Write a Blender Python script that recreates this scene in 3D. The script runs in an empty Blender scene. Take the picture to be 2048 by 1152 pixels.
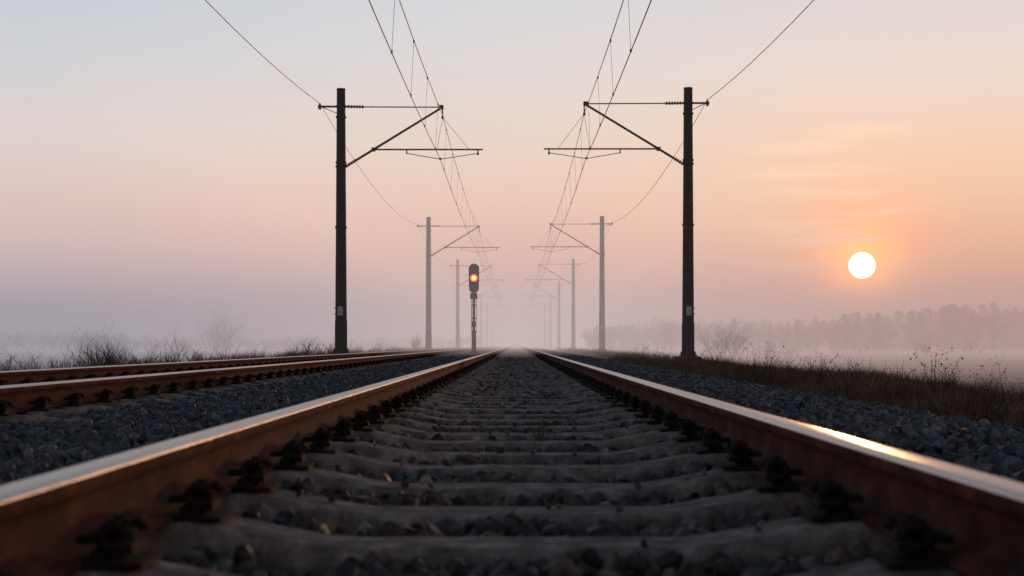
import bpy, math, random
import numpy as np
from mathutils import Vector, noise, Matrix
random.seed(7); rng=np.random.default_rng(7)
sc=bpy.context.scene
sc.view_settings.view_transform='Standard'
try: sc.view_settings.look='None'
except Exception: pass
sc.view_settings.exposure=0
F=2884.0; CZ=0.40
def lin(c):
    return tuple((v/255/12.92 if v/255<=0.04045 else ((v/255+0.055)/1.055)**2.4) for v in c)

# ------------------------------------------------------------ materials
def new_mat(name):
    m=bpy.data.materials.new(name); m.use_nodes=True
    nt=m.node_tree; nt.nodes.clear()
    out=nt.nodes.new('ShaderNodeOutputMaterial')
    return m,nt,out
def N(nt,t,**kw):
    n=nt.nodes.new(t)
    for k,v in kw.items(): setattr(n,k,v)
    return n
def pmat(name,c1,c2,scale=8,rough=.8,rough2=None,metal=0.,bump=0.,bscale=None,c3=None,stretch=(1,1,1),spec=.5,randobj=False):
    m,nt,out=new_mat(name); L=nt.links.new
    b=N(nt,'ShaderNodeBsdfPrincipled'); L(b.outputs[0],out.inputs[0])
    b.inputs['Metallic'].default_value=metal
    b.inputs['Specular IOR Level'].default_value=spec
    g=N(nt,'ShaderNodeNewGeometry')
    mp=N(nt,'ShaderNodeMapping'); mp.inputs['Scale'].default_value=stretch
    L(g.outputs['Position'],mp.inputs[0])
    nz=N(nt,'ShaderNodeTexNoise'); nz.inputs['Scale'].default_value=scale; nz.inputs['Detail'].default_value=6; nz.inputs['Roughness'].default_value=.65
    L(mp.outputs[0],nz.inputs['Vector'])
    r=N(nt,'ShaderNodeValToRGB'); e=r.color_ramp.elements
    e[0].position=.32; e[0].color=(*c1,1); e[1].position=.68; e[1].color=(*c2,1)
    if c3: x=r.color_ramp.elements.new(.52); x.color=(*c3,1)
    L(nz.outputs['Fac'],r.inputs[0])
    col=r.outputs[0]
    if randobj:
        oi=N(nt,'ShaderNodeObjectInfo'); mr=N(nt,'ShaderNodeMapRange'); mr.inputs['To Min'].default_value=.6; mr.inputs['To Max'].default_value=1.4
        L(oi.outputs['Random'],mr.inputs['Value'])
        vm=N(nt,'ShaderNodeVectorMath',operation='SCALE'); L(col,vm.inputs[0]); L(mr.outputs[0],vm.inputs['Scale']); col=vm.outputs[0]
    L(col,b.inputs['Base Color'])
    if rough2 is None: b.inputs['Roughness'].default_value=rough
    else:
        mr=N(nt,'ShaderNodeMapRange'); mr.inputs['To Min'].default_value=rough; mr.inputs['To Max'].default_value=rough2
        L(nz.outputs['Fac'],mr.inputs['Value']); L(mr.outputs[0],b.inputs['Roughness'])
    if bump:
        n2=N(nt,'ShaderNodeTexNoise'); n2.inputs['Scale'].default_value=bscale or scale*3; n2.inputs['Detail'].default_value=5
        L(mp.outputs[0],n2.inputs['Vector'])
        bp=N(nt,'ShaderNodeBump'); bp.inputs['Strength'].default_value=.8; bp.inputs['Distance'].default_value=bump
        L(n2.outputs['Fac'],bp.inputs['Height']); L(bp.outputs[0],b.inputs['Normal'])
    return m

M_steel=pmat('polished_rail_steel',(.26,.225,.21),(.50,.46,.43),3,.24,.42,1.0,.0003,60,stretch=(14,.5,14))
M_rust=pmat('rail_rust',(.022,.009,.007),(.135,.045,.030),11,.85,.95,0,.003,60,c3=(.060,.021,.015),stretch=(1,.5,1),spec=.10)
M_conc=pmat('sleeper_concrete',(.055,.048,.045),(.34,.30,.28),11,.9,None,0,.007,70,c3=(.175,.153,.142),spec=.15)
M_fast=pmat('fastener_rusty_steel',(.006,.0045,.004),(.022,.013,.010),25,.85,None,.0,.001,120,spec=.15)
M_mast=pmat('weathered_mast_steel',(.006,.008,.011),(.018,.019,.021),3,.75,None,0,.002,30,stretch=(1,1,.3),spec=.15)
M_arm=pmat('cantilever_steel',(.008,.008,.010),(.02,.019,.019),6,.7,None,.0,spec=.2)
M_ins=pmat('insulator_ceramic',(.02,.012,.01),(.05,.03,.025),6,.3)
M_wire=pmat('wire_copper',(.03,.022,.02),(.05,.04,.035),6,.6,None,.3)
M_plate=pmat('enamel_plate',(.16,.18,.20),(.30,.32,.34),18,.5)
M_footing=pmat('footing_concrete',(.04,.036,.034),(.10,.09,.085),6,.9,None,0,.01,20)
M_sig=pmat('signal_black_paint',(.008,.008,.009),(.02,.018,.018),6,.5)
M_sigpole=pmat('signal_galvanised',(.04,.038,.038),(.08,.075,.075),8,.6,None,.2)
M_dry=pmat('dry_grass',(.05,.032,.022),(.21,.145,.10),2.0,.9,None,0,c3=(.115,.075,.052),spec=.2,randobj=True)
M_weed=pmat('dry_weed_stalk',(.02,.013,.010),(.06,.036,.026),5,.9,spec=.2,randobj=True)
M_green=pmat('weed_leaf',(.05,.05,.02),(.11,.10,.035),9,.8,spec=.2)
M_bark=pmat('bare_twigs',(.03,.022,.018),(.07,.05,.04),4,.9,spec=.2)
M_tree=pmat('treeline_foliage',(.02,.018,.014),(.06,.042,.03),.6,.9,spec=.2,randobj=True)
M_bed=pmat('ballast_bed',(.006,.007,.009),(.022,.024,.028),22,.95,None,0,.02,30,spec=.1)

def rock_mat():
    m,nt,out=new_mat('ballast_stone'); L=nt.links.new
    b=N(nt,'ShaderNodeBsdfPrincipled'); L(b.outputs[0],out.inputs[0])
    oi=N(nt,'ShaderNodeObjectInfo'); g=N(nt,'ShaderNodeNewGeometry')
    def ramp(st):
        r=N(nt,'ShaderNodeValToRGB'); r.color_ramp.interpolation='LINEAR'
        el=r.color_ramp.elements
        el[0].position=st[0][0]; el[0].color=(*st[0][1],1); el[1].position=st[-1][0]; el[1].color=(*st[-1][1],1)
        for p,c in st[1:-1]: x=el.new(p); x.color=(*c,1)
        L(oi.outputs['Random'],r.inputs[0]); return r
    a=ramp([(0,(.010,.014,.021)),(.45,(.030,.043,.063)),(.75,(.056,.074,.100)),(.9,(.088,.108,.135)),(.975,(.09,.06,.05)),(1,(.17,.175,.18))])
    c=ramp([(0,(.014,.011,.010)),(.35,(.038,.030,.027)),(.6,(.040,.050,.064)),(.8,(.085,.044,.029)),(.93,(.075,.080,.085)),(.98,(.12,.115,.115)),(1,(.30,.28,.27))])
    sp=N(nt,'ShaderNodeSeparateXYZ'); L(g.outputs['Position'],sp.inputs[0])
    ab=N(nt,'ShaderNodeMath',operation='ABSOLUTE'); L(sp.outputs[0],ab.inputs[0])
    mr=N(nt,'ShaderNodeMapRange'); mr.inputs['From Min'].default_value=.65; mr.inputs['From Max'].default_value=1.2; mr.inputs['To Min'].default_value=1; mr.inputs['To Max'].default_value=0
    L(ab.outputs[0],mr.inputs[0])
    mx=N(nt,'ShaderNodeMix',data_type='RGBA'); L(mr.outputs[0],mx.inputs[0]); L(a.outputs[0],mx.inputs[6]); L(c.outputs[0],mx.inputs[7])
    nz=N(nt,'ShaderNodeTexNoise'); nz.inputs['Scale'].default_value=45; nz.inputs['Detail'].default_value=6; L(g.outputs['Position'],nz.inputs['Vector'])
    m2=N(nt,'ShaderNodeMapRange'); m2.inputs['From Min'].default_value=.3; m2.inputs['From Max'].default_value=.7; m2.inputs['To Min'].default_value=.5; m2.inputs['To Max'].default_value=1.45; L(nz.outputs[0],m2.inputs[0])
    vm=N(nt,'ShaderNodeVectorMath',operation='SCALE'); L(mx.outputs[2],vm.inputs[0]); L(m2.outputs[0],vm.inputs['Scale'])
    L(vm.outputs[0],b.inputs['Base Color']); b.inputs['Roughness'].default_value=.65; b.inputs['Specular IOR Level'].default_value=.4
    bp=N(nt,'ShaderNodeBump'); bp.inputs['Distance'].default_value=.003; bp.inputs['Strength'].default_value=.7
    L(nz.outputs[0],bp.inputs['Height']); L(bp.outputs[0],b.inputs['Normal'])
    return m
M_rock=rock_mat()

def ground_mat():
    m,nt,out=new_mat('frosty_field'); L=nt.links.new
    b=N(nt,'ShaderNodeBsdfPrincipled'); L(b.outputs[0],out.inputs[0]); b.inputs['Roughness'].default_value=.95; b.inputs['Specular IOR Level'].default_value=.2
    g=N(nt,'ShaderNodeNewGeometry')
    n1=N(nt,'ShaderNodeTexNoise'); n1.inputs['Scale'].default_value=.12; n1.inputs['Detail'].default_value=8; n1.inputs['Roughness'].default_value=.7
    mp=N(nt,'ShaderNodeMapping'); mp.inputs['Scale'].default_value=(.35,1.6,1); mp.inputs['Rotation'].default_value=(0,0,.15); L(g.outputs['Position'],mp.inputs[0]); L(mp.outputs[0],n1.inputs['Vector'])
    r=N(nt,'ShaderNodeValToRGB'); e=r.color_ramp.elements; e[0].position=.38; e[0].color=(.10,.075,.06,1); e[1].position=.62; e[1].color=(.36,.29,.25,1)
    L(n1.outputs[0],r.inputs[0])
    n2=N(nt,'ShaderNodeTexNoise'); n2.inputs['Scale'].default_value=3; n2.inputs['Detail'].default_value=8; L(g.outputs['Position'],n2.inputs['Vector'])
    r2=N(nt,'ShaderNodeValToRGB'); e=r2.color_ramp.elements; e[0].position=.35; e[0].color=(.05,.036,.028,1); e[1].position=.7; e[1].color=(.17,.125,.095,1)
    L(n2.outputs[0],r2.inputs[0])
    sp=N(nt,'ShaderNodeSeparateXYZ'); L(g.outputs['Position'],sp.inputs[0]); ab=N(nt,'ShaderNodeMath',operation='ABSOLUTE'); L(sp.outputs[0],ab.inputs[0])
    mr=N(nt,'ShaderNodeMapRange'); mr.inputs['From Min'].default_value=5.5; mr.inputs['From Max'].default_value=9; L(ab.outputs[0],mr.inputs[0])
    mx=N(nt,'ShaderNodeMix',data_type='RGBA'); L(mr.outputs[0],mx.inputs[0]); L(r2.outputs[0],mx.inputs[6]); L(r.outputs[0],mx.inputs[7])
    L(mx.outputs[2],b.inputs['Base Color'])
    bp=N(nt,'ShaderNodeBump'); bp.inputs['Distance'].default_value=.08; L(n2.outputs[0],bp.inputs['Height']); L(bp.outputs[0],b.inputs['Normal'])
    return m
M_ground=ground_mat()

# ------------------------------------------------------------ mesh builder
class MB:
    def __init__(s): s.v=[]; s.f=[]; s.m=[]; s.sm=[]; s.mats=[]
    def mi(s,mat):
        if mat not in s.mats: s.mats.append(mat)
        return s.mats.index(mat)
    def add(s,vs,fs,mat,smooth=False):
        o=len(s.v); s.v.extend([tuple(v) for v in vs]); k=s.mi(mat)
        for f in fs: s.f.append([o+i for i in f]); s.m.append(k); s.sm.append(smooth)
    def box(s,c,d,mat,rz=0,bev=0):
        x,y,z=c; a,b,h=[q/2 for q in d]; cs,sn=math.cos(rz),math.sin(rz)
        vs=[]
        for zz,k in ((-h,1),(h-bev,1),(h,1-bev/max(a,1e-6) if bev else 1)) if bev else ((-h,1),(h,1)):
            for sx,sy in ((-1,-1),(1,-1),(1,1),(-1,1)):
                px,py=sx*(a-(bev if k!=1 else 0)),sy*(b-(bev if k!=1 else 0))
                vs.append((x+px*cs-py*sn,y+px*sn+py*cs,z+zz))
        n=len(vs)//4; fs=[(3,2,1,0),tuple(range(4*(n-1),4*n))]
        for l in range(n-1):
            for i in range(4): fs.append((4*l+i,4*l+(i+1)%4,4*l+4+(i+1)%4,4*l+4+i))
        s.add(vs,fs,mat)
    def tube(s,p0,p1,r0,r1,mat,seg=8,smooth=True,cap=True):
        p0=Vector(p0);p1=Vector(p1); d=(p1-p0)
        if d.length<1e-6: return
        d.normalize(); u=d.orthogonal().normalized(); w=d.cross(u)
        vs=[]
        for p,r in ((p0,r0),(p1,r1)):
            for i in range(seg):
                a=2*math.pi*i/seg; vs.append(p+u*(r*math.cos(a))+w*(r*math.sin(a)))
        s.add(vs,[(i,(i+1)%seg,seg+(i+1)%seg,seg+i) for i in range(seg)],mat,smooth)
        if cap:
            s.add(vs,[tuple(range(seg-1,-1,-1)),tuple(range(seg,2*seg))],mat,False)
    def insul(s,p0,p1,n,r,mat):
        p0=Vector(p0);p1=Vector(p1); s.tube(p0,p1,r*.45,r*.45,mat,8)
        for i in range(n):
            t=(i+.5)/n; c=p0.lerp(p1,t); h=(p1-p0)/n*.28
            s.tube(c-h,c+h,r,r*.6,mat,10)
    def mesh(s,name):
        me=bpy.data.meshes.new(name); me.from_pydata(s.v,[],s.f)
        for m in s.mats: me.materials.append(m)
        me.polygons.foreach_set('material_index',s.m); me.polygons.foreach_set('use_smooth',s.sm); me.update(); return me
def link(name,data,parent=None,loc=(0,0,0)):
    o=bpy.data.objects.new(name,data); sc.collection.objects.link(o); o.location=loc
    if parent: o.parent=parent
    return o

def instancer(name,pts,rots,scls,idxs,meshes,parent=None):
    coll=bpy.data.collections.new(name+'_source')
    for i,me in enumerate(meshes):
        o=bpy.data.objects.new('%s_variant_%02d'%(name,i),me); coll.objects.link(o)
    me=bpy.data.meshes.new(name); n=len(pts)
    me.vertices.add(n); me.vertices.foreach_set('co',np.asarray(pts,dtype=np.float32).ravel())
    a=me.attributes.new('rot','FLOAT_VECTOR','POINT'); a.data.foreach_set('vector',np.asarray(rots,dtype=np.float32).ravel())
    a=me.attributes.new('scl','FLOAT','POINT'); a.data.foreach_set('value',np.asarray(scls,dtype=np.float32).ravel())
    a=me.attributes.new('idx','INT','POINT'); a.data.foreach_set('value',np.asarray(idxs,dtype=np.int32).ravel())
    o=link(name,me,parent)
    ng=bpy.data.node_groups.new(name+'_scatter','GeometryNodeTree')
    ng.interface.new_socket('Geometry',in_out='INPUT',socket_type='NodeSocketGeometry')
    ng.interface.new_socket('Geometry',in_out='OUTPUT',socket_type='NodeSocketGeometry')
    L=ng.links.new; gi=ng.nodes.new('NodeGroupInput'); go=ng.nodes.new('NodeGroupOutput')
    ci=ng.nodes.new('GeometryNodeCollectionInfo'); ci.inputs['Collection'].default_value=coll; ci.inputs['Separate Children'].default_value=True; ci.inputs['Reset Children'].default_value=True
    ip=ng.nodes.new('GeometryNodeInstanceOnPoints'); ip.inputs['Pick Instance'].default_value=True
    def na(nm,t):
        x=ng.nodes.new('GeometryNodeInputNamedAttribute'); x.data_type=t; x.inputs['Name'].default_value=nm
        return [q for q in x.outputs if q.enabled and q.name=='Attribute'][0]
    er=ng.nodes.new('FunctionNodeEulerToRotation'); L(na('rot','FLOAT_VECTOR'),er.inputs[0])
    L(gi.outputs[0],ip.inputs['Points']); L(ci.outputs[0],ip.inputs['Instance']); L(er.outputs[0],ip.inputs['Rotation'])
    L(na('scl','FLOAT'),ip.inputs['Scale']); L(na('idx','INT'),ip.inputs['Instance Index']); L(ip.outputs[0],go.inputs[0])
    md=o.modifiers.new('scatter','NODES'); md.node_group=ng
    return o

# ------------------------------------------------------------ terrain
TX=[0.0,-3.4]   # track centres
def interp(x,tab):
    return float(np.interp(x,[t[0] for t in tab],[t[1] for t in tab]))
GP=[(-3000,-.7),(-12,-.7),(-8.5,-.32),(-6.3,-.04),(-5.3,-.02),(-4.9,-.2),(2.3,-.25),(2.9,-.18),(3.6,-.13),(4.8,-.17),(5.9,-.27),(8.2,-.8),(3000,-.8)]
xs=sorted(set([-3000,-1500,-700,-350,-200,-120,-80,-60,-45,-35,-28,-22,-18,-15]+list(np.arange(-13,14,.4))+[15,18,22,28,35,45,60,80,120,200,350,700,1500,3000]))
ys=sorted(set([-200,-80,-30,-10]+list(np.arange(-4,60,.6))+list(np.arange(60,140,4))+[160,190,230,280,340,420,520,700,1000,1600,3000]))
def gz(x,y=50):
    z=interp(x,GP)
    if abs(x)<200 and y<300 and not -4.9<x<2.4:
        z+=.05*noise.noise(Vector((x*.5,y*.5,0)))+ (.10*noise.noise(Vector((x*.07,y*.05,4))) if abs(x)>8 else 0)+(.03*noise.noise(Vector((x*2,y*2,3))) if abs(x)<9 else 0)
    return z
vs=[(x,y,gz(x,y)) for y in ys for x in xs]
nx=len(xs); fs=[(j*nx+i,j*nx+i+1,(j+1)*nx+i+1,(j+1)*nx+i) for j in range(len(ys)-1) for i in range(nx-1)]
me=bpy.data.meshes.new('ground'); me.from_pydata(vs,[],fs); me.materials.append(M_ground)
me.polygons.foreach_set('use_smooth',[True]*len(fs)); link('ground',me)

BP=[(-5.6,-.22),(-5.0,-.04),(-4.5,.0),(-4.1,-.0),(-3.9,-.025),(-2.9,-.025),(-2.6,.005),(-2.3,.01),(-1.7,.02),(-1.1,.01),(-.82,.0),(-.6,.004),(-.4,-.032),(.4,-.032),(.6,.004),(.82,.0),(1.1,.02),(1.7,.04),(2.15,.02),(2.75,-.14),(3.1,-.3)]
bx=np.arange(-5.6,3.11,.145); by=list(np.arange(-3,60,.3))+list(np.arange(60,300,5))+[400,600,1000]
vs=[]
for y in by:
    for x in bx:
        vs.append((x,y,interp(x,BP)-.032+(.012*noise.noise(Vector((x*6,y*6,0))) if y<60 else 0)))
nx=len(bx); fs=[(j*nx+i,j*nx+i+1,(j+1)*nx+i+1,(j+1)*nx+i) for j in range(len(by)-1) for i in range(nx-1)]
me=bpy.data.meshes.new('ballast_bed'); me.from_pydata(vs,[],fs); me.materials.append(M_bed)
link('ballast_bed',me)

# rocks
import bmesh
def rock(i):
    r=random.Random(100+i); bm=bmesh.new()
    sx,sy,sz=1.0,r.uniform(.65,.95),r.uniform(.5,.8)
    for _ in range(13):
        v=Vector((r.gauss(0,1),r.gauss(0,1),r.gauss(0,1))).normalized()*r.uniform(.85,1.1)
        bm.verts.new((v.x*sx,v.y*sy,v.z*sz))
    res=bmesh.ops.convex_hull(bm,input=bm.verts)
    junk=[g for g in res['geom_interior'] if isinstance(g,bmesh.types.BMVert)]
    if junk: bmesh.ops.delete(bm,geom=junk,context='VERTS')
    bmesh.ops.bevel(bm,geom=bm.edges[:],offset=.05,segments=1,affect='EDGES')
    me=bpy.data.meshes.new('stone_%02d'%i); bm.to_mesh(me); bm.free(); me.materials.append(M_rock); return me
rocks=[rock(i) for i in range(12)]
SL0=2.92-.6*8; NS=430
pts=[];scl=[]
def scatter(y0,y1,dens,r0,r1,zj):
    n=int((y1-y0)*8.5*dens)
    X=rng.uniform(-5.5,3.0,n); Y=rng.uniform(y0,y1,n); R=rng.uniform(r0,r1,n)*rng.choice([.7,1,1,1.2],n)
    Zb=np.interp(X,[t[0] for t in BP],[t[1] for t in BP])
    ph=np.abs(((Y-SL0)/.6+.5)%1-.5)*.6
    ok=np.ones(n,bool)
    for c in TX:
        dx=np.abs(X-c)
        ok&=~((np.abs(dx-.75)<.085+R*.5))
        ok&=~((dx<1.0)&(ph<.10+R*.45))
        ok&=~((np.abs(dx-.75)<.2)&(ph<.14))
    ok&=~((X<-.9)&(X>-2.5)&(np.abs(Y-59.5)<.35)&(np.abs(X+1.72)<.3))
    Zj=rng.uniform(-.8,.5,n)*zj
    for i in np.where(ok)[0]:
        pts.append((X[i],Y[i],Zb[i]+Zj[i]+.018*noise.noise(Vector((X[i]*2.5,Y[i]*2.5,1))))); scl.append(R[i])
scatter(1.2,11,560,.020,.038,.024)
scatter(11,30,220,.030,.045,.024)
scatter(30,75,80,.040,.058,.024)
scatter(75,130,25,.055,.075,.02)
for _ in range(360):
    k=random.randrange(0,60); y=SL0+.6*k+random.uniform(-.1,.1); x=random.choice([random.uniform(-.55,.55),random.uniform(-.55,.55),-3.4+random.uniform(-.5,.5)])
    dx=abs(x if x>-1 else x+3.4); s_=random.uniform(.006,.018)
    pts.append((x,y,s_*.4+max(0,(dx-.36)/.26*.045))); scl.append(s_)
n=len(pts)
instancer('ballast_gravel',pts,rng.uniform(0,6.28,(n,3)),scl,rng.integers(0,12,n),rocks)

# ------------------------------------------------------------ tracks
def sleeper_mesh(seed):
    mb=MB(); rnd=random.Random(seed)
    xs=[-1.3,-1.27,-1.15,-1.0]+[ -1.0+.05*i for i in range(1,40)]+[1.0,1.15,1.27,1.3]
    def top(x):
        a=abs(x)
        if a<=.34: return 0
        if a<.64:
            t=(a-.34)/.30; t=t*t*(3-2*t)*.5+t*.5; return .048*t
        return .048 if a<=1.02 else (.03 if a<1.28 else .015)
    vs=[]
    for x in xs:
        t=top(x)+rnd.uniform(-.001,.001); c1=rnd.uniform(.008,.017)*(1.5 if rnd.random()<.15 else 1); c2=rnd.uniform(.010,.02); w=rnd.uniform(-.004,.003)
        for yy,zz in ((-.13,-.16),(-.104+w,t-c1),(-.088-w*.6+(c1-.012)*.6,t),(.082,t),(.098,t-c2),(.13,-.16)): vs.append((x,yy,zz))
    fs=[]
    for i in range(len(xs)-1):
        for j in range(5): fs.append((6*i+j,6*(i+1)+j,6*(i+1)+j+1,6*i+j+1))
    fs.append((5,4,3,2,1,0)); o=6*(len(xs)-1); fs.append(tuple(range(o,o+6)))
    mb.add(vs,fs,M_conc); return mb.mesh('sleeper')
def fast_mesh():
    mb=MB(); mb.box((0,0,.006),(.33,.13,.010),M_fast)
    for s in (-1,1):
        mb.box((s*.092,0,.020),(.022,.11,.022),M_fast)
        mb.box((s*.120,0,.030),(.050,.085,.016),M_fast,bev=.004)
        mb.box((s*.075,0,.044),(.045,.06,.016),M_fast,bev=.004)
        mb.tube((s*.114,0,.01),(s*.114,0,.082),.010,.010,M_fast,8)
        mb.tube((s*.114,0,.038),(s*.114,0,.044),.026,.026,M_fast,12)
        mb.tube((s*.114,0,.045),(s*.114,0,.053),.019,.019,M_fast,12)
        mb.tube((s*.114,0,.053),(s*.114,0,.075),.023,.023,M_fast,6,False)
        for q in (-1,1):
            c=Vector((s*.118,q*.046,.034)); P=[]
            for a in range(9):
                t=a/8*2*math.pi*.8; P.append(c+Vector((s*.024*math.cos(t),0,.016+.018*math.sin(t))))
            for a in range(8): mb.tube(P[a],P[a+1],.0095,.0095,M_fast,6)
    return mb.mesh('fastening')
def rail_mesh():
    B=.050; T=.190
    half=[(.070,B),(.072,B+.006),(.068,B+.012),(.030,B+.022),(.014,B+.032),(.009,B+.045),(.009,T-.055),(.013,T-.046),(.030,T-.038),(.0345,T-.034),(.0365,T-.018),(.0364,T-.014)]
    hd=[(.0355,T-.0105),(.0335,T-.0068),(.0300,T-.0038),(.0250,T-.0018),(.013,T-.0004),(0,T)]
    R=half+hd; prof=R+[(-x,z) for x,z in reversed(R[:-1])]
    n=len(prof); Y=[-15,0,1.5,3,6,12,25,50,100,200,400,900]
    vs=[(x,y,z) for y in Y for x,z in prof]
    mb=MB(); fr=[];fp=[]
    for j in range(len(Y)-1):
        for i in range(n):
            f=(j*n+(i+1)%n,j*n+i,(j+1)*n+i,(j+1)*n+(i+1)%n)
            k=min(i,n-1-i-1) if i<n-1 else -1
            (fp if k>=len(half) else fr).append(f)
    mb.v=vs; a=mb.mi(M_rust); b=mb.mi(M_steel)
    for f in fr: mb.f.append(f); mb.m.append(a); mb.sm.append(True)
    for f in fp: mb.f.append(f); mb.m.append(b); mb.sm.append(True)
    me=mb.mesh('rail'); return me
SM=[sleeper_mesh(i) for i in range(5)]; FM=fast_mesh(); RM=rail_mesh()
for c in TX:
    e=link('railway_track',None,None,(c,0,0))
    link('rail_right_hand',RM,e,(.75,0,0)); link('rail_left_hand',RM,e,(-.75,0,0))
    ys_=[SL0+.6*k for k in range(NS)]
    P=[(0,y,random.uniform(-.004,.003)) for y in ys_]
    instancer('sleepers',P,[(random.uniform(-.02,.02),random.uniform(-.002,.002),random.uniform(-.010,.010)) for _ in P],[1]*len(P),[random.randrange(5) for _ in P],SM,e)
    P=[(s*.75,y+random.uniform(-.006,.006),.047) for y in ys_ if y<120 for s in (-1,1)]
    instancer('rail_fastenings',P,[(0,0,random.uniform(-.05,.05)) for _ in P],[1]*len(P),[0]*len(P),[FM],e)

# ------------------------------------------------------------ masts
def mast_mesh(s,conf):
    mb=MB(); H=conf['top']; zs=conf['strut']; zd=conf['diag']; zr=conf['reg']; tipx=conf['tip']; out=conf['out']
    def P(x,z,y=0): return (s*x,y,z)
    gz=conf['gz']
    mb.tube(P(0,gz-.3),P(0,gz+1.1),.20,.195,M_mast,14); mb.tube(P(0,gz+1.1),P(0,H-.03),.185,.135,M_mast,14)
    mb.tube(P(0,H-.03),P(0,H),.145,.14,M_mast,14)
    for z in (zs,zs-.33,zd,zd+.12,zd-1.9): 
        rr=.19-.05*(z/H)+.022; mb.tube(P(0,z-.03),P(0,z+.03),rr,rr,M_mast,14)
    if conf['block']:
        mb.box((s*.05,0,gz-.18),(.80,.80,.50),M_footing,bev=.03)
        mb.box((0,0,gz+.10),(.5,.5,.05),M_mast)
    else:
        mb.box((0,0,gz-.10),(.66,.66,.34),M_footing,bev=.03); mb.box((0,0,gz+.09),(.52,.52,.04),M_mast)
    for a in range(4):
        t=a*math.pi/2+math.pi/4; bx_,by_=.27*math.cos(t),.27*math.sin(t)
        mb.tube((bx_,by_,gz+.1),(bx_,by_,gz+.22),.025,.025,M_mast,6,False)
        c,sn=math.cos(t),math.sin(t)
        mb.add([(c*.17,sn*.17,gz+.1),(c*.30,sn*.30,gz+.1),(c*.17,sn*.17,gz+.42),(c*.17+.02*sn,sn*.17-.02*c,gz+.1),(c*.30+.02*sn,sn*.30-.02*c,gz+.1),(c*.17+.02*sn,sn*.17-.02*c,gz+.42)],[(0,1,2),(5,4,3),(0,3,4,1),(1,4,5,2),(2,5,3,0)],M_mast)
    mb.box((0,-.205,1.46),(.17,.02,.28),M_plate); mb.box((0,-.19,1.55),(.40,.03,.02),M_arm); mb.box((0,-.19,1.37),(.40,.03,.02),M_arm)
    mb.tube(P(-out,zs),P(.2,zs),.032,.032,M_arm); mb.tube(P(-out,zs-.09),P(-out,zs+.10),.045,.03,M_ins)
    mb.tube(P(-out-.06,zs),P(-out+.05,zs),.05,.05,M_ins); mb.tube(P(-out+.03,zs),P(-.1,zs-.22),.012,.012,M_arm,6)
    mb.insul(P(.2,zs),P(.72,zs-.01),6,.062,M_ins)
    mb.tube(P(.72,zs-.01),P(tipx,zs-.02),.019,.019,M_arm)
    d0=Vector(P(.15,zd)); d1=Vector(P(tipx,zs-.03)); d=(d1-d0).normalized()
    mb.insul(d0,d0+d*.42,5,.068,M_ins); mb.tube(d0+d*.42,d1,.038,.034,M_arm)
    mb.box(P(tipx-.03,zs-.02),(.16,.09,.13),M_arm); mb.tube(P(tipx+.02,zs-.05),P(tipx+.02,zs-.33),.022,.018,M_arm); mb.box(P(tipx+.02,zs-.34),(.07,.12,.07),M_arm)
    k=(zr-zd)/(zs-.03-zd); xr=.15+k*(tipx-.15)
    mb.tube(P(xr,zr),P(tipx+1.28,zr-.0),.026,.024,M_arm)
    mb.box(P(xr,zr),(.12,.09,.12),M_arm)
    mb.tube(P(tipx+1.12,zr),P(tipx+1.12,zr-.16),.02,.02,M_arm); mb.box(P(tipx+1.12,zr-.14),(.07,.05,.06),M_arm)
    mb.tube(P(tipx-1.1,zr),P(tipx-1.1,zr-.14),.02,.02,M_arm)
    mb.tube(P(tipx-1.1,zr-.12),P(tipx-.05,zr-.30),.012,.012,M_arm,6); mb.tube(P(tipx+1.12,zr-.12),P(tipx-.05,zr-.30),.012,.012,M_arm,6)
    mb.box(P(tipx-.05,zr-.29),(.08,.06,.05),M_arm)
    mb.tube(P(tipx+.02,zs-.33),P(tipx+.85,zr),.007,.007,M_wire,5); mb.tube(P(tipx+.02,zs-.33),P(tipx-.15,zr),.006,.006,M_wire,5)
    return mb.mesh('catenary_mast')
LM=dict(top=8.40,strut=7.84,diag=5.97,reg=6.50,tip=3.15,out=.66,gz=.06,block=False)
RMc=dict(top=8.43,strut=7.95,diag=6.05,reg=6.52,tip=3.22,out=.60,gz=-.02,block=True)
ML=mast_mesh(1,LM); MR=mast_mesh(-1,RMc)
for k in range(0,15):
    link('catenary_mast',ML,None,(-5.46,45.0*k,random.uniform(-.03,.03) if k>1 else 0)); link('catenary_mast',MR,None,(5.37,45.0*k,random.uniform(-.03,.03) if k>1 else 0))

def wire(name,pts_,r,parent):
    cu=bpy.data.curves.new(name,'CURVE'); cu.dimensions='3D'; cu.bevel_depth=r; cu.bevel_resolution=1
    for pl in pts_:
        sp=cu.splines.new('POLY'); sp.points.add(len(pl)-1); sp.points.foreach_set('co',[q for p in pl for q in (*p,1)])
    cu.materials.append(M_wire); return link(name,cu,parent)
def span(X,z,sag):
    pl=[]
    for k in range(-1,14):
        for i in range(16):
            t=i/16; pl.append((X,45*(k+t),z-sag*4*t*(1-t)))
    return pl
for (xm,xc,zm,zc) in ((-2.30,-2.37,7.60,6.22),(2.13,2.19,7.62,6.24)):
    e=link('overhead_catenary',None)
    wire('messenger_wire',[span(xm,zm,.42)],.0115,e); wire('contact_wire',[span(xc,zc,.26)],.0115,e)
    dp=[]; mb=MB()
    for k in range(-1,10):
        for i in range(9):
            t=(i+.5)/9; q=4*t*(1-t); y=45*(k+t)
            a=(xm,y,zm-.42*q); b=(xc,y,zc-.26*q); dp.append([a,b])
            if k<4: mb.box((a[0],a[1],a[2]-.02),(.035,.06,.06),M_wire); mb.box((b[0],b[1],b[2]+.02),(.035,.06,.06),M_wire)
    wire('dropper_wires',dp,.0045,e); link('dropper_clamps',mb.mesh('dropper_clamps'),e)
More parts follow.
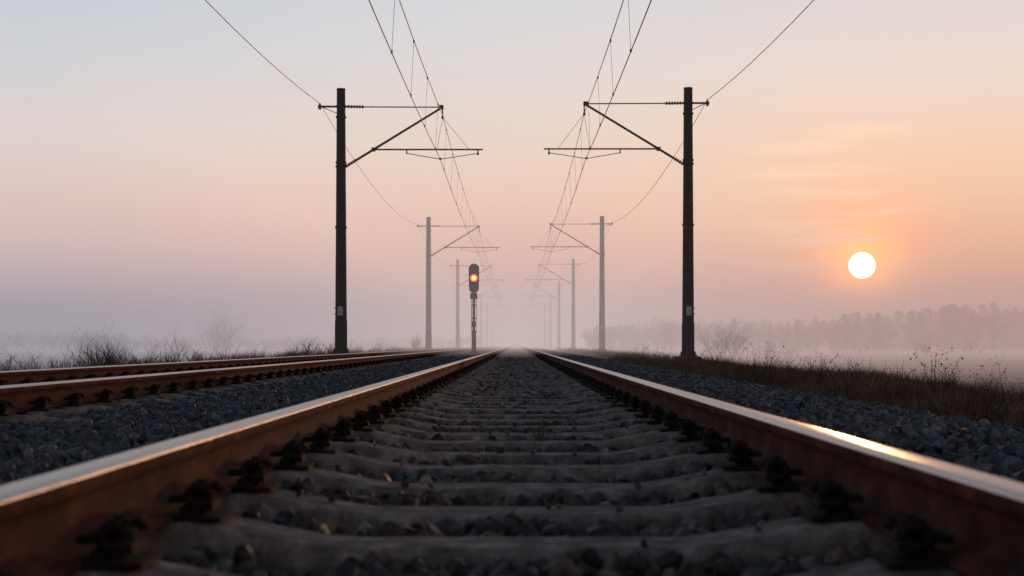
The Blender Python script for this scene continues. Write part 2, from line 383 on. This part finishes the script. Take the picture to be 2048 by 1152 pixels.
wire('feeder_wire',[span(-6.12,7.94,.80)],.0105,None); wire('feeder_wire',[span(5.97,8.05,.80)],.0105,None)

# ------------------------------------------------------------ signal
def lens_mat():
    m,nt,out=new_mat('lit_signal_lens'); L=nt.links.new
    tc=N(nt,'ShaderNodeTexCoord'); ln=N(nt,'ShaderNodeVectorMath',operation='LENGTH'); 
    ml=N(nt,'ShaderNodeVectorMath',operation='MULTIPLY'); ml.inputs[1].default_value=(1,0,1)
    L(tc.outputs['Object'],ml.inputs[0]); L(ml.outputs[0],ln.inputs[0])
    mr=N(nt,'ShaderNodeMapRange'); mr.inputs['From Max'].default_value=.17; L(ln.outputs['Value'],mr.inputs[0])
    r=N(nt,'ShaderNodeValToRGB'); e=r.color_ramp.elements; e[0].position=.30; e[0].color=(1,.42,.14,1); e[1].position=1; e[1].color=(.22,.012,.002,1)  # bright core; red rim paints the lamp's halo into the lens
    x=e.new(.52); x.color=(1,.085,.01,1); x=e.new(.75); x.color=(.55,.035,.004,1)
    L(mr.outputs[0],r.inputs[0]); em=N(nt,'ShaderNodeEmission'); em.inputs[1].default_value=6; L(r.outputs[0],em.inputs[0]); L(em.outputs[0],out.inputs[0]); return m
M_lens=lens_mat(); M_dlens=pmat('unlit_signal_lens',(.02,.004,.003),(.03,.01,.006),5,.3)
SX,SY=-1.735,59.5
sig=link('railway_signal',None,None,(SX,SY,0))
mb=MB()
def stad(w,zc0,zc1,n=12):
    r=w/2; return [(r*math.cos(a),zc1+r*math.sin(a)) for a in [math.pi*i/n for i in range(n+1)]]+[(r*.92*math.cos(a),zc0+r*.9*math.sin(a)) for a in [math.pi+math.pi*i/n for i in range(n+1)]]
for (w,y0,y1) in ((.44,-.02,.0),(.38,-.10,.16)):
    pf=stad(w,2.74+(.44-w)*.1,3.54-(.44-w)*.1); n=len(pf)
    vs=[(x,y0,z) for x,z in pf]+[(x,y1,z) for x,z in pf]
    mb.add(vs,[tuple(range(n)),tuple(range(2*n-1,n-1,-1))]+[(i,n+i,n+(i+1)%n,(i+1)%n) for i in range(n)],M_sig)
for zc in (3.50,3.16,2.82):
    n=14; R=.165; pf=[(R*math.cos(a),zc+R*math.sin(a)) for a in [math.radians(-25)+math.radians(230)*i/n for i in range(n+1)]]
    vs=[]
    for (q,yy) in ((1,-.10),(1,-.34)):
        for i,(x,z) in enumerate(pf):
            t=i/n; dep=1-abs(t-.5)*1.1
            vs.append((x,-.10 if yy==-.10 else -.10-.26*dep,z))
    m_=n+1; o=[(x*.93,y,zc+(z-zc)*.93) for x,y,z in vs]
    f1=[(i,i+1,m_+i+1,m_+i) for i in range(n)]; base=2*m_
    mb.add(vs+o,f1+[(base+m_+i,base+m_+i+1,base+i+1,base+i) for i in range(n)]+[(m_+i,m_+i+1,base+m_+i+1,base+m_+i) for i in range(n)],M_sig,True)
    if zc!=3.16: mb.tube((0,-.102,zc),(0,-.115,zc),.13,.12,M_dlens,20)
mb.box((0,.02,2.42),(.30,.24,.24),M_sig,bev=.02)
mb.tube((0,.03,.9),(0,.03,2.4),.055,.05,M_sigpole,12); mb.tube((0,.03,.1),(0,.03,.95),.10,.085,M_sigpole,12)
for z in (.95,1.5,2.05): mb.tube((0,.03,z-.03),(0,.03,z+.03),.085,.085,M_sigpole,12)
mb.box((.0,-.10,1.25),(.16,.08,.24),M_sigpole)
mb.box((0,.03,.16),(.30,.30,.04),M_sigpole); mb.box((0,.03,.0),(.42,.42,.26),M_footing,bev=.03)
for i in range(6): mb.tube((-.10,.14,1.0+.24*i),(.10,.14,1.0+.24*i),.010,.010,M_sigpole,6)
for q in (-.10,.10): mb.tube((q,.14,.9),(q,.14,2.5),.010,.010,M_sigpole,6)
link('signal_body',mb.mesh('signal_body'),sig)
mb=MB(); n=28; vs=[(0,-.03,0)]+[(.15*math.cos(2*math.pi*i/n),0,.15*math.sin(2*math.pi*i/n)) for i in range(n)]
mb.add(vs,[(0,1+i,1+(i+1)%n) for i in range(n)],M_lens,True)
link('lit_lens',mb.mesh('lit_lens'),sig,(0,-.108,3.16))

# ------------------------------------------------------------ vegetation
def grow(mb,rnd,p,d,L_,r,lev,mat,spread=.6,nseg=3,kids=(2,4),tips=None,up=.15):
    for i in range(nseg):
        d=(d+Vector((rnd.gauss(0,.13),rnd.gauss(0,.13),rnd.gauss(0,.08)+up*.3))).normalized()
        q=p+d*(L_/nseg); r2=r*(.78 if i<nseg-1 else .5)
        mb.tube(p,q,r,r2,mat,4 if lev<2 else 3,True,False)
        if lev>0 and (i>0 or lev<3):
            for _ in range(rnd.randint(*kids)):
                a=rnd.uniform(0,6.283); sd=Vector((math.cos(a),math.sin(a),rnd.uniform(-.1,.6)))
                nd=(d*(1-spread)+sd*spread).normalized()
                grow(mb,rnd,p.lerp(q,rnd.random()),nd,L_*rnd.uniform(.4,.65),r2*.6,lev-1,mat,spread,nseg,kids,tips,up)
        p,r=q,r2
    if tips is not None: tips.append(p)
def bush_mesh(seed,h,stems,lev,r,lean=.5,kids=(1,2),mat=None,base=.08):
    rnd=random.Random(seed); mb=MB(); mat=mat or M_bark; tips=[]
    for _ in range(stems):
        a=rnd.uniform(0,6.283); d=Vector((math.cos(a)*lean*rnd.random(),math.sin(a)*lean*rnd.random(),1)).normalized()
        grow(mb,rnd,Vector((rnd.gauss(0,h*base),rnd.gauss(0,h*base),-.03)),d,h*rnd.uniform(.5,.9),r,lev,mat,.55,3,kids,tips)
    return mb,tips,rnd
rnd_st=[1,2,3,2]
def weed_mesh(seed):
    mb,tips,rnd=bush_mesh(seed,.5,rnd_st[seed%4],2,.0042,.35,(0,2),M_weed)
    for t in tips:
        for _ in range(2):
            c=t+Vector((rnd.gauss(0,.006),rnd.gauss(0,.006),rnd.gauss(0,.008))); s=rnd.uniform(.005,.011)
            mb.add([c+Vector((rnd.uniform(-s,s),rnd.uniform(-s,s),rnd.uniform(-s,s))) for _ in range(4)],[(0,1,2),(0,2,3),(1,2,3)],M_weed)
    return mb.mesh('weed')
weeds=[weed_mesh(s) for s in range(8)]
def grass_mesh(seed,n=34,h=.2,mat=None):
    rnd=random.Random(seed+50); mb=MB()
    for _ in range(n):
        a=rnd.uniform(0,6.283); b=rnd.uniform(0,.09); p=Vector((b*math.cos(a),b*math.sin(a),-.02)); hh=h*rnd.uniform(.4,1.15)*(1.5 if rnd.random()<.08 else 1); w=rnd.uniform(.0018,.0036)
        la=rnd.uniform(0,6.283); ln=rnd.uniform(.1,.9)*hh; ld=Vector((math.cos(la),math.sin(la),0)); sd=Vector((-ld.y,ld.x,0))
        vs=[]
        for t,k in ((0,1),(.35,.9),(.7,.6),(1,.1)):
            c=p+ld*(ln*t*t)+Vector((0,0,hh*(t-.22*t*t*(ln/hh)))); vs+= [c-sd*w*k,c+sd*w*k]
        mb.add(vs,[(0,1,3,2),(2,3,5,4),(4,5,7,6)],mat or M_dry)
    return mb.mesh('grass_tuft')
tufts=[grass_mesh(i) for i in range(6)]
P=[];S=[]
def sg(n,x0,x1,y0,y1,s0,s1,yb=1.0,thr=-.18):
    for _ in range(n):
        x=random.uniform(x0,x1); y=y0+(y1-y0)*random.random()**yb
        nn=noise.noise(Vector((x*.6,y*.35,9)))
        if nn<thr: continue
        if abs(x-5.42)<.5 and abs((y%45+22)%45-22)<.5: continue
        P.append((x,y,gz(x,y)+.0)); S.append(random.uniform(s0,s1)*(1+.7*nn))
sg(5200,2.7,5.6,3,42,.4,1.25,1.3); sg(1500,5.2,8.0,5,42,.3,.8,1.2,0.0); sg(1700,2.75,6.5,40,110,.8,1.8)
sg(3600,-12,-5.4,8,75,.7,1.6,1,-.1); sg(1500,-13,-5.6,60,140,.9,1.8); sg(700,2.45,2.9,3,40,.3,.7)
n=len(P); instancer('dry_grass',P,[(0,0,random.uniform(0,6.28)) for _ in P],S,rng.integers(0,6,n),tufts)
P=[];S=[]
for _ in range(460):
    x=random.uniform(2.8,6.0); y=3.5+60*random.random()**1.1; 
    if noise.noise(Vector((x*.5,y*.25,2)))<-.05: continue
    P.append((x,y,gz(x,y))); S.append(random.uniform(.35,1.0))
for _ in range(700):
    x=random.uniform(-11,-5.6); y=random.uniform(18,95)
    if noise.noise(Vector((x*.3,y*.12,7)))<.0: continue
    P.append((x,y,gz(x,y))); S.append(random.uniform(.5,1.4))
for (x,y,s) in ((3.55,12.2,1.25),(3.62,12.3,1.05),(3.85,12.6,.8),(3.35,11.6,.7),(4.3,12.9,1.0),(4.22,12.7,.9),(3.7,17.5,1.1),(3.9,22,1.2),(3.8,20,1.1),(3.2,9.4,.75),(4.5,15,1.1),(4.1,13.4,1.2),(4.2,26,1.3),(4.0,30,1.3)):
    P.append((x,y,gz(x,y)-.02)); S.append(s)
n=len(P); instancer('dry_weeds',P,[(0,0,random.uniform(0,6.28)) for _ in P],S,rng.integers(0,8,n),weeds)
for (px,Y,h,seed,st,ln) in ((205,38,1.40,3,46,1.1),(240,39,1.20,8,34,1.3),(285,40,1.0,4,22,1.3),(345,40,1.25,5,8,.7),(60,42,.95,6,20,1.4),(130,41,.85,16,16,1.4),(400,41,.85,17,12,1.2),(620,43,.8,9,16,1.2)):
    mb,_,_=bush_mesh(seed,h,st,2,.011,ln,(1,3),M_weed,.18); X=(px-1032)*Y/F
    link('dry_bush',mb.mesh('dry_bush'),None,(X,Y,gz(X,Y)+.0))
gmesh=grass_mesh(900,34,.15,M_green); link('weed_clump',gmesh,None,(.10,6.22,-.03)); 
def placed(name,px,Y,h,seed,st,lev,r,lean=.8,kids=(1,3),base=.08):
    mb,_,_=bush_mesh(seed,h,st,lev,r,lean,kids,None,base); X=(px-1032)*Y/F; return link(name,mb.mesh(name),None,(X,Y,gz(X,Y)-.05))
placed('bare_shrub',1440,95,3.3,11,14,3,.035); placed('bare_shrub',1475,98,2.7,12,12,3,.03); placed('bare_shrub',1530,104,1.9,13,12,3,.025,1.1); placed('bare_shrub',1405,108,2.2,14,8,3,.025)
placed('bare_shrub',1580,112,1.3,21,10,3,.02,1.2); placed('bare_shrub',1850,130,2.2,15,12,3,.03); placed('bare_shrub',1935,130,1.8,16,4,3,.03,.3)
placed('bare_shrub',1290,92,1.4,17,12,3,.02,1.2); placed('bare_shrub',830,100,1.5,18,10,3,.025,1.0)
placed('bare_tree',425,160,5.0,51,9,3,.07,1.0,(1,3),.05); placed('bare_tree',455,163,4.6,52,9,3,.07,1.0,(1,3),.05); placed('bare_tree',175,165,3.4,53,8,3,.05,1.0,(1,3),.06)
def tree_mesh(seed,h,kind):
    rnd=random.Random(seed); mb=MB(); tips=[]
    if kind=='pine':
        mb.tube((0,0,-.5),(0,0,h*.97),h*.018,h*.004,M_bark,6)
        z=h*.12
        while z<h:
            t=z/h; R=h*.27*(1-t)**.5*rnd.uniform(.6,1.15)+.2
            for _ in range(rnd.randint(6,9)):
                a=rnd.uniform(0,6.283); rr=R*rnd.uniform(.5,1.1); e=Vector((math.cos(a)*rr,math.sin(a)*rr,z-rr*.1))
                mb.tube((0,0,z),e,.03,.01,M_bark,3,True,False)
                for _ in range(9):
                    k=rnd.uniform(.25,1.05); c=Vector((0,0,z)).lerp(e,k); s=rnd.uniform(.15,.42)*(h/10)
                    mb.add([c+Vector((rnd.uniform(-s,s),rnd.uniform(-s,s),rnd.uniform(-s*.8,s*.7))) for _ in range(3)],[(0,1,2)],M_tree)
            z+=h*rnd.uniform(.03,.05)
    else:
        grow(mb,rnd,Vector((0,0,-.4)),Vector((0,0,1)),h*.62,h*.02,3,M_bark,.6,4,(1,3),tips,.2)
        for t in tips:
            for _ in range(3 if kind=='leafy' else 0):
                c=t+Vector([rnd.gauss(0,.25) for _ in range(3)]); s=rnd.uniform(.1,.34)
                mb.add([c+Vector([rnd.uniform(-s,s) for _ in range(3)]) for _ in range(3)],[(0,1,2)],M_tree)
    return mb.mesh('tree_variant')
tv=[tree_mesh(1,9,'pine'),tree_mesh(2,9,'pine'),tree_mesh(3,9,'pine'),tree_mesh(4,8.5,'leafy'),tree_mesh(5,8.5,'leafy'),tree_mesh(6,8.5,'leafy')]
P=[];S=[];I=[]
px=1180
while px<3600:
    Y=random.uniform(175,240); X=(px-1032)*Y/F
    top=np.interp(px,[1180,1300,1500,1700,1850,2048,3600],[46,60,56,63,80,86,94])+8*noise.noise(Vector((px*.012,0,5)))
    h=top*Y/F+.9
    P.append((X,Y,gz(X,Y))); S.append(h/8.6*random.uniform(.78,1.02)); I.append(random.choice([0,1,2,3,4,5] if px>1750 else [3,4,5,3,4,0]))
    px+=random.uniform(2,6)
px=-1500
while px<960:
    Y=random.uniform(200,260); X=(px-1032)*Y/F
    top=np.interp(px,[-1500,0,200,330,600,960],[45,40,42,24,26,22])
    P.append((X,Y,gz(X,Y))); S.append((top*Y/F+.7)/8.6*random.uniform(.7,1.05)); I.append(random.choice([3,4,5]))
    px+=random.uniform(4,10)
instancer('distant_treeline',P,[(0,0,random.uniform(0,6.28)) for _ in P],S,I,tv)

# ------------------------------------------------------------ fog banks (volumes over the land; their glow stands in for scattered light)
K=.0106; YF=43.0; HF=9.0
FOGC=dict(L=lin((165,158,167)),C=lin((201,181,179)),R=lin((192,162,157)))
def fog(x0,x1,y0,y1,z0,z1,k,col):
    m,nt,out=new_mat('glowing_mist'); L=nt.links.new
    a=N(nt,'ShaderNodeVolumeAbsorption'); a.inputs[0].default_value=(0,0,0,1); a.inputs[1].default_value=k
    e=N(nt,'ShaderNodeEmission'); e.inputs[0].default_value=(*col,1); e.inputs[1].default_value=k  # emission put in for the light that mist would scatter
    s=N(nt,'ShaderNodeAddShader'); L(a.outputs[0],s.inputs[0]); L(e.outputs[0],s.inputs[1]); L(s.outputs[0],out.inputs['Volume'])
    mb=MB(); mb.box(((x0+x1)/2,(y0+y1)/2,(z0+z1)/2),(x1-x0,y1-y0,z1-z0),m); return link('fog_bank',mb.mesh('fog_bank'))
fog(-1500,-14.01,YF,900,-3,HF,K,FOGC['L']); fog(-14,14,YF,900,-3,HF,K,FOGC['C']); fog(14.01,1500,YF,900,-3,HF,K,FOGC['R'])
fog(8.5,1400,20,880,-2.9,-.1,.010,lin((168,145,140))); fog(-1400,-9.5,18,880,-2.9,-.1,.018,lin((150,144,152)))  # low mist layers, their glow put in to brighten the fields

# ------------------------------------------------------------ world
def Tof(e):
    t=math.tan(math.radians(max(e,.01))); Lp=min((HF-CZ)/t,900)-YF
    return math.exp(-K*max(Lp,0)/math.cos(math.radians(e)))
tabs=dict(
 L=[(13.4,(199,206,214)),(10.6,(209,209,212)),(7.7,(221,207,204)),(5.7,(220,196,190)),(3.8,(207,183,181)),(2.8,(192,173,176)),(1.8,(177,165,171)),(.9,(167,159,168))],
 C=[(13.4,(217,216,219)),(10.6,(227,217,214)),(7.7,(235,212,198)),(5.7,(235,202,186)),(3.8,(223,188,177)),(2.8,(213,182,176)),(1.8,(205,180,177)),(.9,(201,180,179))],
 R=[(13.4,(225,215,215)),(10.6,(234,216,208)),(7.7,(242,209,187)),(5.7,(243,197,168)),(3.8,(232,177,155)),(2.8,(218,168,152)),(1.8,(202,161,151)),(.9,(194,162,157))])
w=bpy.data.worlds.new('World'); sc.world=w; w.use_nodes=True; nt=w.node_tree; nt.nodes.clear(); L=nt.links.new
tc=N(nt,'ShaderNodeTexCoord'); nm=N(nt,'ShaderNodeVectorMath',operation='NORMALIZE'); L(tc.outputs['Generated'],nm.inputs[0])
sp=N(nt,'ShaderNodeSeparateXYZ'); L(nm.outputs[0],sp.inputs[0])
zz=N(nt,'ShaderNodeMath',operation='DIVIDE'); zz.inputs[1].default_value=.3; zz.use_clamp=True; L(sp.outputs[2],zz.inputs[0])
ramps={}
for k,tab in tabs.items():
    r=N(nt,'ShaderNodeValToRGB'); el=r.color_ramp.elements; fc=FOGC[k]; st=[]
    for e,c in sorted(tab):
        T=max(Tof(e),.14); F_=lin(c); st.append((math.sin(math.radians(e))/.3,tuple(max((F_[i]-(1-T)*fc[i])/T,.02) for i in range(3))))
    el[0].position=st[0][0]; el[0].color=(*st[0][1],1); el[1].position=st[-1][0]; el[1].color=(*st[-1][1],1)
    for p_,c_ in st[1:-1]: x=el.new(p_); x.color=(*c_,1)
    L(zz.outputs[0],r.inputs[0]); ramps[k]=r
hx=N(nt,'ShaderNodeVectorMath',operation='MULTIPLY'); hx.inputs[1].default_value=(1,1,0); L(nm.outputs[0],hx.inputs[0])
hn=N(nt,'ShaderNodeVectorMath',operation='NORMALIZE'); L(hx.outputs[0],hn.inputs[0]); hs=N(nt,'ShaderNodeSeparateXYZ'); L(hn.outputs[0],hs.inputs[0])
def mrng(src,a,b,smooth=False,c=0,d=1):
    m=N(nt,'ShaderNodeMapRange'); m.inputs['From Min'].default_value=a; m.inputs['From Max'].default_value=b; m.inputs['To Min'].default_value=c; m.inputs['To Max'].default_value=d
    if smooth: m.interpolation_type='SMOOTHSTEP'
    L(src,m.inputs[0]); return m.outputs[0]
def mix(f,a,b):
    m=N(nt,'ShaderNodeMix',data_type='RGBA')
    if isinstance(f,float): m.inputs[0].default_value=f
    else: L(f,m.inputs[0])
    for s_,v in ((6,a),(7,b)):
        if isinstance(v,tuple): m.inputs[s_].default_value=(*v,1)
        else: L(v,m.inputs[s_])
    return m.outputs[2]
col=mix(mrng(hs.outputs[0],-.32,0),ramps['L'].outputs[0],ramps['C'].outputs[0])
col=mix(mrng(hs.outputs[0],0,.32),col,ramps['R'].outputs[0])
SAZ=math.atan((1724-1032)/F); SEL=math.atan((690-531)/math.hypot(F,692)); 
sd=Vector((math.sin(SAZ)*math.cos(SEL),math.cos(SAZ)*math.cos(SEL),math.sin(SEL)))
df=N(nt,'ShaderNodeVectorMath',operation='DISTANCE'); L(nm.outputs[0],df.inputs[0]); df.inputs[1].default_value=sd
def gauss(sig_deg,amp):
    s=math.radians(sig_deg); a=N(nt,'ShaderNodeMath',operation='DIVIDE'); L(df.outputs['Value'],a.inputs[0]); a.inputs[1].default_value=s
    b=N(nt,'ShaderNodeMath',operation='POWER'); L(a.outputs[0],b.inputs[0]); b.inputs[1].default_value=2
    c=N(nt,'ShaderNodeMath',operation='MULTIPLY'); L(b.outputs[0],c.inputs[0]); c.inputs[1].default_value=-1
    d=N(nt,'ShaderNodeMath',operation='EXPONENT'); L(c.outputs[0],d.inputs[0])
    e=N(nt,'ShaderNodeMath',operation='MULTIPLY'); L(d.outputs[0],e.inputs[0]); e.inputs[1].default_value=amp; return e.outputs[0]
mp=N(nt,'ShaderNodeMapping'); mp.inputs['Scale'].default_value=(7,7,75); mp.inputs['Rotation'].default_value=(0,.03,0); L(nm.outputs[0],mp.inputs[0])
nz=N(nt,'ShaderNodeTexNoise'); nz.inputs['Scale'].default_value=1.2; nz.inputs['Detail'].default_value=5; L(mp.outputs[0],nz.inputs['Vector'])
st=mrng(nz.outputs['Fac'],.45,.72,True)
bd=Vector((math.sin(math.radians(12.5)),math.cos(math.radians(12.5)),math.tan(math.radians(5.5)))).normalized()
d2=N(nt,'ShaderNodeVectorMath',operation='DISTANCE'); L(nm.outputs[0],d2.inputs[0]); d2.inputs[1].default_value=bd
mk=mrng(d2.outputs['Value'],.02,.085,True,.9,0); mm=N(nt,'ShaderNodeMath',operation='MULTIPLY'); L(st,mm.inputs[0]); L(mk,mm.inputs[1])
col=mix(gauss(6.5,.42),col,(1.12,.65,.38))
col=mix(gauss(2.6,.68),col,(1.9,.62,.10))
col=mix(gauss(1.2,.85),col,(3.6,1.2,.10))
col=mix(mm.outputs[0],col,(1.25,.82,.54))
col=mix(mrng(sp.outputs[2],.24,.50,True),col,(.055,.080,.125))
disc=mrng(df.outputs['Value'],.0090,.0080)
col=mix(disc,col,(16,12.5,9.5))
bg=N(nt,'ShaderNodeBackground'); L(col,bg.inputs[0]); bg.inputs[1].default_value=1.0
wo=N(nt,'ShaderNodeOutputWorld'); L(bg.outputs[0],wo.inputs[0])

# sun
su=bpy.data.lights.new('sun','SUN'); su.energy=2.0; su.angle=math.radians(1.0); su.color=(1,.42,.16)
so=link('sun',su); so.rotation_euler=(-sd).to_track_quat('-Z','Y').to_euler()

# camera
cam=bpy.data.cameras.new('camera'); cam.sensor_width=36; cam.lens=F/2048*36; cam.shift_x=-8/2048; cam.shift_y=114/2048
cam.clip_start=.05; cam.clip_end=6000
cam.dof.use_dof=True; cam.dof.focus_distance=15; cam.dof.aperture_fstop=5.0
co=link('camera',cam,None,(0,0,CZ)); co.rotation_euler=(math.radians(90),0,0); sc.camera=co
